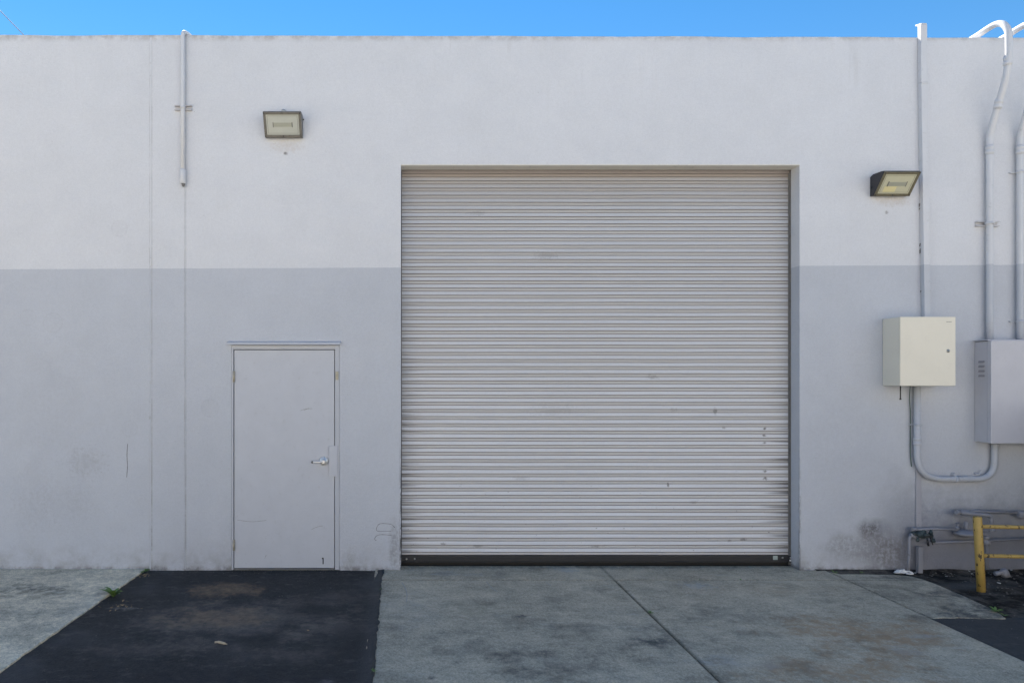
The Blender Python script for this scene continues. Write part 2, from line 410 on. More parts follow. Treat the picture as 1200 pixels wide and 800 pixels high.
def struct(o): o['kind'] = 'structure'; return o

# ------------------------------------------------------------------ warehouse
XL, XR, DEP = -14.0, 15.0, 14.0
OX0, OX1, OZ = .024, 3.760, 3.796           # roller door opening
DX0, DX1, DZ = -1.565, -.556, 2.105         # steel door frame opening
wh = thing('warehouse', 'windowless concrete warehouse painted pale grey above and lavender grey below, behind the driveway', 'building', (0, 0, 0))
bm = bm_()
xs = sorted(set([XL, XR, OX0, OX1, DX0, DX1] + [round(XL+.23*i, 3) for i in range(1, int((XR-XL)/.23)) if all(abs(XL+.23*i-q) > .04 for q in (OX0, OX1, DX0, DX1))]))
zs = [-.3, DZ, OZ, 4.9, 5.0]
def topz(x): return 5.003-.0026*x + (mnoise.noise(Vector((x*1.7, 2.2, 0)))*.010 + mnoise.noise(Vector((x*7, 5.2, 0)))*.005)
V = {}
for i, x in enumerate(xs):
    for j, z in enumerate(zs):
        V[i, j] = bm.verts.new((x, 0, topz(x) if j == len(zs)-1 else z))
for i in range(len(xs)-1):
    for j in range(len(zs)-1):
        xm = (xs[i]+xs[i+1])/2; zm = (zs[j]+zs[j+1])/2
        if OX0 < xm < OX1 and zm < OZ: continue
        if DX0 < xm < DX1 and zm < DZ: continue
        bm.faces.new((V[i, j], V[i+1, j], V[i+1, j+1], V[i, j+1]))
r_ = bmesh.ops.extrude_face_region(bm, geom=bm.faces[:])
bmesh.ops.translate(bm, verts=[v for v in r_['geom'] if isinstance(v, bmesh.types.BMVert)], vec=(0, .145, 0))
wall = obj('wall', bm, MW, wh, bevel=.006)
bm = bm_()
for a, b in (((XL, .145, -.3), (XL+.2, DEP, 4.99)), ((XR-.2, .145, -.3), (XR, DEP, 4.99)), ((XL, DEP, -.3), (XR, DEP+.2, 4.99))):
    box(bm, a, b)
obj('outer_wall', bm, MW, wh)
bm = bm_(); box(bm, (XL+.2, .42, 4.5), (XR-.2, DEP, 4.62)); obj('roof', bm, MROOF, wh)
bm = bm_(); box(bm, (XL+.2, .30, 3.95), (XR-.2, .42, 4.70)); box(bm, (XL+.2,.145,4.42),(XR-.2,.30,4.5)); obj('roof_edge_beam', bm, MDARK, wh)
bm = bm_(); box(bm, (XL+.2, .26, -.2), (XR-.2, DEP, .003)); obj('interior_floor', bm, MDARK, wh)
# joints of the tilt-up panels, painted over
for xj, w, x2 in ((-2.322, .020, -2.33), (-2.0, .010, -2.0)):
    bm = bm_()
    n = 90; pr = []
    for i in range(n+1):
        z = .01+(4.985-.01)*i/n
        dx = (0.004*mnoise.noise(Vector((z*.9, xj, 0))) + (0 if z > 2.83 else x2-xj))
        ww = w*.5*(1+.35*mnoise.noise(Vector((z*6, xj, 3))))
        a = bm.verts.new((xj+dx-ww, -.0005, z)); b = bm.verts.new((xj+dx, -.0035-.001*mnoise.noise(Vector((z*9, 1, 1))), z)); c = bm.verts.new((xj+dx+ww, -.0005, z))
        pr.append((a, b, c))
    for p, q in zip(pr, pr[1:]):
        bm.faces.new((p[0], p[1], q[1], q[0])); bm.faces.new((p[1], p[2], q[2], q[1]))
    o = obj('caulk_joint', bm, MJ, wh)
# scuffs on the wall (writing-like loops beside the opening and long scrape at left)
def ribbon(bm, pts, w, y=None, z=None):
    pts = [Vector(p) for p in pts]; prev = None
    for i, p in enumerate(pts):
        t = (pts[min(i+1, len(pts)-1)]-pts[max(i-1, 0)]).normalized()
        nrm = t.cross(Vector((0,-1,0))) if z is None else t.cross(Vector((0,0,1)))
        ww = w*(.6+.5*abs(mnoise.noise(p*31)))
        a, b = bm.verts.new(p+nrm*ww), bm.verts.new(p-nrm*ww)
        if prev: bm.faces.new((prev[0], a, b, prev[1]))
        prev = (a, b)
bm = bm_()
for pts in ([(463,618),(458,614),(447,613),(443,615),(441,620),(444,622),(458,622)], [(459,627),(449,626),(442,627),(439,631),(441,633)]):
    bm = bm_(); ribbon(bm, smoothpath([W(px, py, -.0012) for px, py in pts]), .0026)
    obj('scuff_mark', bm, MMARK, wall)
bm = bm_(); ribbon(bm, smoothpath([W(px, py, -.0012) for px, py in ((149.5,520),(148.8,533),(149.3,546),(148.5,559))]), .004)
obj('scuff_mark', bm, MMARK, wall)

# steel lining round the big opening
bm = bm_()
box(bm, (OX0-.0, -.003, OZ-.008), (OX1, .140, OZ-.001))
obj('opening_head_lining', bm, MSOF, wh)
# roller door
P = .0685; ZB = .100; NS = 55; YC = .165
bm = bm_()
x0, x1 = -.03, 3.80
prof = []
for k in range(NS):
    z0 = ZB+k*P
    prof += [(YC-.001, z0, 1), (YC-.0045, z0+.022, 1), (YC+.007, z0+.0232, 2), (YC+.005, z0+.0275, 2), (YC-.0065, z0+.0290, 0), (YC-.003, z0+.0625, 0), (YC+.008, z0+.0640, 2), (YC+.008, z0+.0668, 2)]
prof.append((YC-.001, ZB+NS*P, 1))
NX = 24
cols = []
for i in range(NX+1):
    x = x0+(x1-x0)*i/NX
    cols.append([bm.verts.new((x, y+.004*mnoise.noise(Vector((x*1.1, z*.8, 0))), z+.0016*mnoise.noise(Vector((x*1.3, z*3, 4))))) for y, z, _ in prof])
for i in range(NX):
    for j in range(len(prof)-1):
        f = bm.faces.new((cols[i][j], cols[i+1][j], cols[i+1][j+1], cols[i][j+1]))
        f.material_index = (1, 2, 2, 2, 0, 2, 2, 2)[j % 8]
curtain = obj('roller_door', bm, [MC1, MC2, MC3], wh)
curtain['label'] = 'large ribbed grey roll-up door, closed'
bm = bm_()
box(bm, (x0, YC-.022, .040), (x1, YC+.02, .096)); box(bm, (x0, YC-.034, .036), (x1, YC+.01, .043))
obj('bottom_bar', bm, MBLK, curtain, bevel=.002)
bm = bm_(); box(bm, (x0, YC-.012, .004), (x1, YC+.012, .0355)); obj('rubber_seal', bm, MRUB, curtain)
for px, py in ((476.5, 654.5), (486, 654.3), (917, 653), (926.5, 653), (926, 656.2)):
    p = W(px, py, YC-.022); bm = bm_(); lathe(bm, p, (0,-1,0), [(.009, -.001), (.009, .003), (.005, .006)], 10)
    obj('bolt', bm, MZINC if px < 925 or py < 655 else MLIT, curtain)
p = W(908.5, 653, YC-.022); bm = bm_(); box(bm, (p.x-.022, p.y-.002, p.z-.02), (p.x+.022, p.y+.001, p.z+.02)); obj('sticker', bm, MSTK, curtain)
bm = bm_(); box(bm, (3.751, .1455, .004), (3.775, .157, 3.78)); box(bm, (3.742, .146, .004), (3.747, .157, 3.76)); obj('side_track', bm, [MGREY], curtain, bevel=.002)
bm = bm_(); box(bm, (.012, .146, .004), (.031, .157, 3.78)); obj('side_track', bm, [MBLK], curtain, bevel=.002)

# personnel door
door = None
bm = bm_()
fw = .050
LX0, LX1, LZ = -1.541, -.602, 2.060
box(bm, (DX0+.001, -.0015, .002), (LX0-.007, .10, DZ-.002)); box(bm, (LX1+.007, -.0015, .002), (DX1-.001, .10, DZ-.002)); box(bm, (LX0-.007, -.0015, LZ+.007), (LX1+.007, .10, DZ-.002))
fr = obj('door_frame', bm, MFR, wh, bevel=.0015)
bm = bm_(); box(bm, (LX0, .006, .018), (LX1, .048, LZ)); door = obj('door', bm, MDOOR, wh, bevel=.002)
door['label'] = 'plain lavender grey steel door with a lever handle'
bm = bm_(); box(bm, (LX0-.0065, .050, .002), (LX1+.0065, .095, LZ+.0065)); obj('door_stop', bm, MDARK, wh)
bm = bm_(); box(bm, (LX0-.002, -.006, .001), (LX1+.002, .09, .014)); obj('door_sill', bm, MGREY, wh, bevel=.002)
bm = bm_(); prism(bm, [(-.0035, 2.142), (-.040, 2.130), (-.044, 2.108), (-.038, 2.108), (-.034, 2.121), (-.0035, 2.129)], -1.602, -.540); obj('drip_cap', bm, MFR, wh, bevel=.001)
for py in (441, 638):
    p = W(273.6, py); bm = bm_(); tube(bm, [(LX0-.002, -.008, p.z-.052), (LX0-.002, -.008, p.z+.052)], .0075, 10)
    box(bm, (LX0-.012, -.0055, p.z-.05), (LX0+.009, -.001, p.z+.05))
    obj('hinge', bm, MBRASS, door)
hc = W(379.5, 540)
bm = bm_(); lathe(bm, (hc.x, .002, hc.z), (0,-1,0), [(.042, 0), (.042, .006), (.036, .013), (.020, .016), (.018, .05), (.014, .058)], 24)
tube(bm, smoothpath([(hc.x, -.045, hc.z), (hc.x-.025, -.052, hc.z-.001), (hc.x-.06, -.052, hc.z-.003), (hc.x-.095, -.046, hc.z-.004)], 5), [.0115]*6+[.010]*10, 12)
h_ = obj('handle', bm, MSTEEL, door)
bm = bm_(); lathe(bm, (hc.x-.095, -.046, hc.z-.004), (-1, 0, 0), [(.0105, 0), (.0115, .006), (.009, .016)], 12); obj('handle_tip', bm, MGREY, door)
bm = bm_(); box(bm, (-.652, -.009, 1.82+(440-558)/125), (-.572, -.0045, 1.82+(440-522)/125)); obj('latch_guard', bm, MDOOR, door, bevel=.002)
bm = bm_(); box(bm, (-.590, -.014, W(0, 445).z), (-.562, -.0045, W(0, 435).z)); lathe(bm, (-.576, -.012, W(0, 439).z), (0,-1,0), [(.010, 0), (.010, .008), (.006, .01)], 12)
obj('key_switch', bm, MBRASS, fr, bevel=.003)
bm = bm_(); p = W(378.7, 657); box(bm, (p.x-.006, .0048, p.z-.03), (p.x+.004, .007, p.z+.025)); box(bm, (p.x-.012, .0046, p.z+.018), (p.x+.004, .007, p.z+.03)); obj('chipped_paint', bm, MRUB, door)
bm = bm_()
for pts in ([(352,481),(358,479),(366,478.5)], [(356,480.5),(362,478)], [(278,609),(295,611),(312,609.5)], [(365,620),(372,617),(378,616)], [(310,654),(312,650)]):
    bm = bm_(); ribbon(bm, smoothpath([W(px, py, 0)+Vector((0,.0054,0)) for px, py in pts]), .0018)
    obj('scuff_mark', bm, MMARK, door)

# ------------------------------------------------------------------ ground
bm = bm_(); bmesh.ops.create_grid(bm, x_segments=8, y_segments=8, size=400)
o = obj('ground', bm, MLOT); o.location.z = -.05; struct(o)
def slab(name, poly, z, mat, th=.05, bevel=.006):
    bm = bm_()
    vs = [bm.verts.new((x, y, z)) for x, y in poly]; f = bm.faces.new(vs)
    r = bmesh.ops.extrude_face_region(bm, geom=[f]); bmesh.ops.translate(bm, verts=[v for v in r['geom'] if isinstance(v, bmesh.types.BMVert)], vec=(0,0,-th))
    return struct(obj(name, bm, mat, bevel=bevel))
def wob(p, q, n, amp, seed):
    out = []
    for i in range(n+1):
        t = i/n; x = p[0]+(q[0]-p[0])*t; y = p[1]+(q[1]-p[1])*t
        dx, dy = q[1]-p[1], p[0]-q[0]; L = math.hypot(dx, dy)
        k = amp*(mnoise.noise(Vector((x*3, y*3, seed)))+.6*mnoise.noise(Vector((x*13, y*13, seed)))) if 0 < i < n else 0
        out.append((x+dx/L*k, y+dy/L*k))
    return out
g = .006
slab('walkway', wob((-2.37, 0), (-2.44, -2.0), 60, .012, 2)[::-1] + [(-14, 0), (-14, -9), (-2.5, -9)], .010, MLEFT)
slab('driveway', [(-.22, .142), (3.757, .142), (3.757, -.003), (4.0-g, -.003), (4.0-g, -.31), (-.22, -.31)], 0, MAP)
slab('driveway', [(-.22, -.31-2*g), (1.925-g, -.31-2*g), (1.90-g, -4.2), (-.22, -4.2)], 0, MAP)
slab('driveway', [(1.925+g, -.31-2*g), (4.0-g, -.31-2*g), (4.0-g, -4.2), (1.90+g, -4.2)], 0, MAP)
arc = [(985,672),(1030,672.5),(1064,674),(1084,679),(1112,690),(1146,705),(1161,712),(1172,719),(1176,722)]
A = smoothpath([tuple(G(*p)) for p in arc], 6)
poly = [(p.x+.01*mnoise.noise(p*9), p.y+.012*mnoise.noise(p*11)) for p in A]
b0 = G(1094, 723)
slab('driveway', [(4.0+g, -.02)]+poly+wob((poly[-1][0], b0.y), (4.0+g, b0.y), 30, .035, 4), -.002, MAP)
# asphalt strip with a ragged edge lapping over the driveway
bm = bm_(); nx, ny = 60, 220; gv = []
for j in range(ny+1):
    y = -.002-6.5*j/ny
    row = []
    for i in range(nx+1):
        t = i/nx; xl = -2.50; xr = -.150+.012*mnoise.noise(Vector((y*4, 1, 1)))+.014*mnoise.noise(Vector((y*15, 2, 2)))+(.06*max(0, (y+.25)/.25) if y > -.25 else 0)*.3
        x = xl+(xr-xl)*t
        z = -.004+.004*mnoise.noise(Vector((x*2, y*2, 0)))+.0012*mnoise.noise(Vector((x*18, y*18, 0)))
        e = max(0, 1-(xr-x)/.10); z = z*(1-e)+(.009)*e if x > xr-.10 else z
        row.append(bm.verts.new((x, y, z)))
    gv.append(row)
for j in range(ny):
    for i in range(nx): f = bm.faces.new((gv[j][i], gv[j][i+1], gv[j+1][i+1], gv[j+1][i])); f.smooth = True
for j in range(ny):
    a, b = gv[j][nx], gv[j+1][nx]
    bm.faces.new((a, b, bm.verts.new(b.co+Vector((.004,0,-.03))), bm.verts.new(a.co+Vector((.004,0,-.03)))))
struct(obj('asphalt_strip', bm, MAS))
slab('asphalt_strip', wob((4.0+g, b0.y-.004), (4.0+g, -4.2), 30, .004, 6)+[(9, -4.2), (9, b0.y-.05)]+wob((9, b0.y+.05), (4.0+g, b0.y+.0), 90, .03, 7)[1:-1], -.005, MAS)
# dirt bed
bm = bm_(); nx, ny = 130, 60; gv = []
for j in range(ny+1):
    row = []
    for i in range(nx+1):
        x = 3.9+6*(i/nx)**1.3; y = .0-1.35*j/ny
        z = -.016+.010*mnoise.noise(Vector((x*4, y*4, 1)))+.006*mnoise.noise(Vector((x*17, y*17, 1)))
        z += .022*max(0, 1-abs(y)/.10)
        row.append(bm.verts.new((x, y, z)))
    gv.append(row)
for j in range(ny):
    for i in range(nx): f = bm.faces.new((gv[j][i], gv[j][i+1], gv[j+1][i+1], gv[j+1][i])); f.smooth = True
struct(obj('dirt', bm, MDI))
# loose grit: stuff
bm = bm_()
def pebble(bm, c, r):
    m = Matrix.Translation(c) @ Matrix.Rotation(random.random()*6, 4, 'Z') @ Matrix.Diagonal((r, r*random.uniform(.6,.9), r*random.uniform(.35,.6), 1))
    q = bmesh.ops.create_icosphere(bm, subdivisions=1, radius=1, matrix=m)
    for v in q['verts']: v.co += Vector((random.uniform(-1,1), random.uniform(-1,1), random.uniform(-.5,.5)))*r*.18
for i in range(650):
    x = random.uniform(4.0, 7.2); y = -random.random()**1.4*1.2
    gpx = VX+x*F/(y+D0)
    if x < 4.95 and y < -.05-(x-4)*.05-max(0, x-4.6)*.75: continue
    pebble(bm, Vector((x, y, -.006)), random.uniform(.003, .011))
for i in range(260):   # grit along the wall foot and joints
    k = random.random()
    if k < .5: c = Vector((random.uniform(-2.4, -.1), -random.random()**2*.12-.005, .001))
    elif k < .8: c = Vector((-2.40+random.gauss(0, .02), random.uniform(-1.2, -.02), .003))
    else: c = Vector((random.uniform(3.0, 4.0), -random.random()**2*.1-.005, .002))
    pebble(bm, c, random.uniform(.002, .006))
for i in range(240):
    pebble(bm, Vector((random.uniform(-2.3, 4.5), random.uniform(-2.6, -.1), .002)), random.uniform(.0015, .0045))
tag(obj('gravel', bm, MPEB), 'fine loose grit scattered over the driveway and dirt at the wall foot', 'gravel', kind='stuff')
# pale scrape marks on the driveway
dr = bpy.data.objects['driveway.001']
bm = bm_()
for pts in ([(471,682),(475,689),(477,697),(476,705)], [(570,681),(576,688),(583,693)], [(640,682),(646,686)]):
    bm = bm_(); ribbon(bm, smoothpath([G(px, py, .0012) for px, py in pts]), .004, z=1)
    obj('scrape_mark', bm, MSCR, dr)

# ------------------------------------------------------------------ wall lights
def wall_light(xc, w, zt, zb, dt, db, mats, label, lean=0, photocell=False, yel=False):
    mh, mb, ml = mats
    t = thing('wall_light', label, 'wall light', (xc, 0, zb), 'wall lights')
    h = zt-zb; x0, x1 = xc-w/2, xc+w/2
    bm = bm_()
    prism(bm, [(-.002, zb+.004), (-db, zb), (-dt, zt-.018), (-dt+.006, zt-.006), (-dt*.75, zt), (-.04, zt+.004), (-.002, zt-.012)], x0, x1)
    obj('housing', bm, mh, t, bevel=.008, seg=3)
    a = Vector((0, -db, zb)); b = Vector((0, -dt, zt-.014)); up = (b-a).normalized(); L = (b-a).length
    n = Vector((0, up.z, -up.y)); n = -n if n.y > 0 else n
    def pt(u, v, d): return Vector((xc+u, 0, 0))+a+up*v+n*d
    def panel(bm, u0, u1, v0, v1, d0, d1):
        vs = [bm.verts.new(pt(u, v, d)) for u in (u0, u1) for v in (v0, v1) for d in (d0, d1)]
        for f in [(0,1,3,2), (4,6,7,5), (0,4,5,1), (2,3,7,6), (0,2,6,4), (1,5,7,3)]: bm.faces.new([vs[i] for i in f])
    hw = w/2; fb = .024
    bm = bm_()
    panel(bm, -hw+.002, hw-.002, .001, fb, .0005, .012); panel(bm, -hw+.002, hw-.002, L-fb, L-.001, .0005, .012)
    panel(bm, -hw+.002, -hw+fb, fb, L-fb, .0005, .012); panel(bm, hw-fb, hw-.002, fb, L-fb, .0005, .012)
    bz = obj('bezel', bm, mb, t, bevel=.002)
    bm = bm_(); panel(bm, -hw+fb, hw-fb, fb, L-fb, .0006, .006); ln = obj('lens', bm, ml, t)
    bm = bm_()   # gasket line inside the lens
    u0, u1, v0, v1, s_ = -hw+fb+.012, hw-fb-.012, fb+.012, L-fb-.012, .0022
    for q in ((u0,u1,v0,v0+s_), (u0,u1,v1-s_,v1), (u0,u0+s_,v0,v1), (u1-s_,u1,v0,v1)): panel(bm, *q, .0061, .0072)
    obj('gasket', bm, MGREY, ln)
    bm = bm_(); panel(bm, -hw*.5, hw*.5, L*.42, L*.58, .0062, .009); lp = obj('lamp', bm, MLAMP, ln)
    for s in (-1, 1):
        bm = bm_(); panel(bm, s*hw*.5-.003, s*hw*.5+.003, L*.40, L*.60, .0062, .0105); obj('lamp_clip', bm, MGREY, ln)
    if yel:
        bm = bm_(); panel(bm, -hw*.62, hw*.05, fb+.016, L*.40, .0062, .0075); obj('reflector', bm, MLAMPY, ln)
    for u, v in ((-hw+.012, .012), (hw-.012, .012), (hw-.012, L-.012), (-hw+.012, L-.012), (0, .012)):
        bm = bm_(); lathe(bm, pt(u, v, .011), n, [(.006, 0), (.006, .004), (.003, .006)], 8); obj('screw', bm, MBLK, t)
    if photocell:
        bm = bm_(); lathe(bm, (xc+.0, -.05, zt), (0,0,1), [(.020, -.002), (.020, .016), (.024, .018), (.024, .036), (.016, .042)], 14); obj('photocell', bm, MZINC, t)
    for s in (-1, 1):
        bm = bm_(); c = Vector((xc+s*(w/2), -.03, zb+h*.42 if s < 0 else zt-.04)); lathe(bm, c, (s, 0, 0), [(.008, -.002), (.008, .008), (.004, .011)], 8); obj('knob', bm, MBLK, t)
wall_light(-1.068, .350, 4.246, 4.035, .155, .045, (MGREY, MBEZG, MLENS), 'small grey wall light with clouded lens, mounted high above the steel door', photocell=True)
wall_light(4.585, .335, 3.690, 3.492, .19, .045, (MDKH, MBEZ, MLENS2), 'dark bronze wall light with yellowed lens, beside the flat channel right of the roll-up door', yel=True)

# ------------------------------------------------------------------ conduits
def bracket(t, xc, z, half, yp):
    bm = bm_()
    for s in (-.019, .019): box(bm, (xc-half, -.032, z+s-.0045), (xc+half, -.001, z+s+.0045))
    box(bm, (xc-half+.002, -.006, z-.0145), (xc+half-.002, -.001, z+.0145))
    b = obj('strut_bracket', bm, MBRK, t, bevel=.0015)
    bm = bm_(); tube(bm, [(xc, yp, z-.013), (xc, yp, z+.013)], abs(yp)-.003, 14)
    box(bm, (xc-.012, 2*yp-.004, z-.008), (xc+.012, yp, z+.008))
    obj('pipe_clamp', bm, MT, b)
# left thin conduit
t = thing('conduit', 'thin capped conduit hanging from the parapet left of the small grey light', 'conduit', (-2.0, 0, W(0, 219).z))
xc = -2.012
bm = bm_(); pts = fillet([(xc+.05, .12, 5.035), (xc+.035, .05, 5.035), (xc, -.03, 5.03), (xc, -.03, 4.6), (xc, -.03, W(0, 214).z)], .05)
tube(bm, pts, .0195, 12); obj('pipe', bm, MT, t)
z = W(0, 212).z; bm = bm_(); tube(bm, [(xc, -.03, z+.10), (xc, -.03, z+.09), (xc, -.03, z-.03), (xc, -.03, z-.035)], [.022, .028, .028, .022], 14); obj('end_coupling', bm, MT, t)
bm = bm_(); tube(bm, [(xc+.005, -.03, z-.034), (xc+.005, -.03, z-.05), (xc+.005, -.03, z-.062)], [.018, .015, .008], 10); obj('end_cap', bm, MGREY, t)
bracket(t, xc, W(0, 127.5).z, .080, -.028)
# flat channel beside the right light
t = thing('cable_channel', 'flat rectangular painted channel running up the wall from the cream box to above the parapet', 'cable channel', (4.93, 0, 1.3))
def seg_box(bm, p, q, w, d, y0=-.002):
    vs = []
    for (x, z) in (p, q):
        vs += [bm.verts.new((x-w/2, y0, z)), bm.verts.new((x+w/2, y0, z)), bm.verts.new((x+w/2, y0-d, z)), bm.verts.new((x-w/2, y0-d, z))]
    for f in [(0,1,2,3), (7,6,5,4), (0,4,5,1), (1,5,6,2), (2,6,7,3), (3,7,4,0)]: bm.faces.new([vs[i] for i in f])
bm = bm_(); seg_box(bm, (4.895, 4.55), (4.892, 5.088), .058, .045); seg_box(bm, (4.895, 4.545), (4.93, 2.14), .058, .045)
obj('channel', bm, MT, t, bevel=.003)
bm = bm_(); prism(bm, [(-.046, 5.0895), (-.046, 5.098), (.03, 5.118), (.03, 5.104)], 4.866, 4.918); obj('top_flashing', bm, MT, t, bevel=.002)
for za in (4.535, 2.60):
    bm = bm_(); seg_box(bm, (4.898 if za > 3 else 4.925, za), (4.898 if za > 3 else 4.925, za+.012), .062, .049); obj('joint_sleeve', bm, MT, t)
for i in range(9):
    bm = bm_(); z = random.choice([3.35, 3.28, 3.2, 2.95, 3.0, 2.65, 2.6, 2.98, 3.4])+random.uniform(-.03, .03); xx = 4.895+(4.55-z)/2.41*.035-.035
    tube(bm, [(xx, -.006, z), (xx+.002, -.010, z+random.uniform(.01, .03))], .004, 6)
    obj('sealant_lump', bm, MMARK, t)
t2 = bm_(); seg_box(t2, (4.868, W(0, 550).z), (4.868, W(0, 622).z), .05, .012); seg_box(t2, (4.868, 1.70), (4.868, .93), .04, .008)
tag(obj('cover_strip', t2, trim_paint('strip_paint', dirt=.6, both=False, colr=(.38,.385,.43)), loc=(4.868, 0, .36), bevel=.002), 'flat painted cover strip on the wall below the U-shaped conduit', 'cover strip')
# two swan-neck conduits
def swan(X, zbot, label, yw=-.042, r=.0275, coup=True):
    t = thing('conduit', label, 'conduit', (X, 0, zbot), 'swan-neck conduits over the parapet')
    P_ = [(X, yw, zbot), (X, yw, 3.3), (X, yw, 3.95), (X, yw-.012, 4.08), (X, yw-.09, 4.30), (X, yw-.165, 4.50), (X, yw-.19, 4.66), (X, yw-.20, 4.82)]
    P_[-2:] = [(X, yw-.198, 4.68), (X, yw-.20, 4.82)]
    P_ += [(X, y, z) for y, z in ((-.236, 4.925), (-.19, 5.01), (-.12, 5.052), (-.03, 5.058), (.08, 5.05), (.2, 5.045), (.35, 5.02), (.46, 4.9), (.47, 4.75), (.47, 4.60))]
    bm = bm_(); tube(bm, smoothpath(P_, 5), r, 18); obj('pipe', bm, MT, t)
    for (z, y) in ((3.92, yw), (4.31, yw-.095), (4.66, yw-.19)):
        bm = bm_(); tl = Vector((0, -.055 if z < 4.5 and z > 4 else 0, .20)).normalized() if z != 3.92 else Vector((0,0,1))
        c = Vector((X, y, z)); tube(bm, [c-tl*.045, c-tl*.035, c-tl*.033, c-tl*.012, c-tl*.010, c+tl*.010, c+tl*.012, c+tl*.033, c+tl*.035, c+tl*.045], [r+.001, r+.001, r+.006, r+.006, r+.003, r+.003, r+.006, r+.006, r+.001, r+.001], 18)
        obj('coupling', bm, MT, t)
    return t
ta = swan(5.505, 2.146, 'thick swan-neck conduit rising from the grey cabinet over the parapet, the one fully in view')
bracket(ta, 5.505, W(0, 263).z, .105, -.042)
tb = swan(5.79, 2.146, 'thick swan-neck conduit at the far right edge, outermost of the two over the parapet')
for py in (203, 377):
    bm = bm_(); z = W(0, py).z; box(bm, (5.72, -.02, z-.006), (5.87, -.001, z+.006)); tube(bm, [(5.79, -.042, z-.012), (5.79, -.042, z+.012)], .033, 16); obj('pipe_clamp', bm, MT, tb)
# conduit U between the boxes
t = thing('conduit', 'U-shaped painted conduit looping between the cream box and the grey cabinet', 'conduit', (4.83, 0, .86))
bm = bm_(); xa, xb, zu, yu = 4.83, 5.552, .858, -.042
tube(bm, fillet([(xa, yu, 1.73), (xa, yu, zu), (xb, yu, zu), (xb, yu, 1.21)], .24, 12), .0275, 18); obj('pipe', bm, MT, t)
for c, ax in (((xa, yu, 1.21), (0,0,1)), ((5.19, yu, zu), (1,0,0))):
    c = Vector(c); ax = Vector(ax); r = .0275; bm = bm_()
    if ax.z: tube(bm, [c+ax*q for q in (-.035,-.033,-.012,-.010,.010,.012,.033,.035)], [r+.001, r+.006, r+.006, r+.003, r+.003, r+.006, r+.006, r+.001], 18); obj('coupling', bm, MT, t)
    else:
        tube(bm, [c+ax*q for q in (-.014,.014)], r+.005, 18); box(bm, (c.x-.014, -.04, c.z+.03), (c.x+.014, -.001, c.z+.055)); obj('pipe_clamp', bm, MT, t)
bm = bm_(); tube(bm, fillet([(4.77, -.02, 1.36), (4.80, -.02, 1.365), (4.80, -.09, 1.365), (4.84, -.09, 1.365)], .01), .006, 8); obj('hook', bm, MT, t)
bm = bm_(); tube(bm, smoothpath([(5.395, -.01, .92), (5.40, -.02, .90), (5.43, -.03, .91), (5.44, -.02, .94)], 5), .005, 8); obj('wire_loop', bm, MT, t)
bm = bm_(); tube(bm, smoothpath([(4.775, -.03, 1.728), (4.776, -.02, 1.6), (4.79, -.012, 1.47), (4.79, -.012, 1.3), (4.79, -.012, 1.1), (4.80, -.012, .97)], 6), .0035, 8)
tag(obj('ground_wire', bm, MWIRE, loc=(4.79, -.012, .97)), 'thin green wire hanging beside the conduit under the cream box', 'wire')
bm = bm_(); tube(bm, [(4.632, -.10, 1.728), (4.632, -.10, 1.60)], .005, 8); tube(bm, [(4.632, -.10, 1.61), (4.632, -.10, 1.598)], .008, 8)
tag(obj('cable_stub', bm, MBW, loc=(4.632, -.10, 1.60)), 'short black cable end hanging out under the left of the cream box', 'cable')

# ------------------------------------------------------------------ cabinets
t = thing('electrical_box', 'clean cream metal box with a round lock, mounted right of the roll-up door', 'electrical box', (4.79, 0, 1.727))
bm = bm_(); box(bm, (4.536, -.216, 1.729), (5.035, -.002, 2.350)); obj('body', bm, MCREAM, t, bevel=.004)
bm = bm_(); box(bm, (4.535, -.229, 1.727), (5.037, -.2175, 2.352)); dr_ = obj('door', bm, MCREAM, t, bevel=.004)
p = W(1111, 411, -.229); bm = bm_(); lathe(bm, p, (0,-1,0), [(.015, -.001), (.015, .003), (.010, .004), (.009, .002)], 16); obj('lock', bm, MZINC, dr_)
p = W(1112, 377, -.229); bm = bm_(); box(bm, (p.x-.024, -.2305, p.z-.002), (p.x+.024, -.2285, p.z+.002)); obj('door_slot', bm, MGREY, dr_)
t = thing('electrical_cabinet', 'large lavender grey metal cabinet with side louvres at the right edge', 'electrical cabinet', (5.8, 0, 1.203))
bm = bm_(); box(bm, (5.399, -.143, 1.206), (6.25, -.002, 2.135)); bd = obj('body', bm, MCAB, t, bevel=.003)
bm = bm_(); box(bm, (5.392, -.190, 1.203), (6.254, -.150, 2.140)); obj('door', bm, MCAB, t, bevel=.004)
bm = bm_(); box(bm, (5.385, -.160, 2.1405), (6.26, -.002, 2.150)); obj('top_flange', bm, MCAB, t, bevel=.002)
for py in (424.5, 430, 435.5, 441):
    z = W(0, py, -.08).z
    bm = bm_()
    vs = [(5.3955, -.05, z), (5.3955, -.115, z), (5.386, -.11, z-.004), (5.386, -.055, z-.004), (5.3955, -.05, z+.016), (5.3955, -.115, z+.016)]
    v = [bm.verts.new(q) for q in vs]; bm.faces.new((v[0], v[1], v[2], v[3])); bm.faces.new((v[3], v[2], v[5], v[4])); bm.faces.new((v[0], v[3], v[4])); bm.faces.new((v[1], v[5], v[2])); bm.faces.new((v[0], v[4], v[5], v[1]))
    obj('louvre', bm, MLOU, bd)

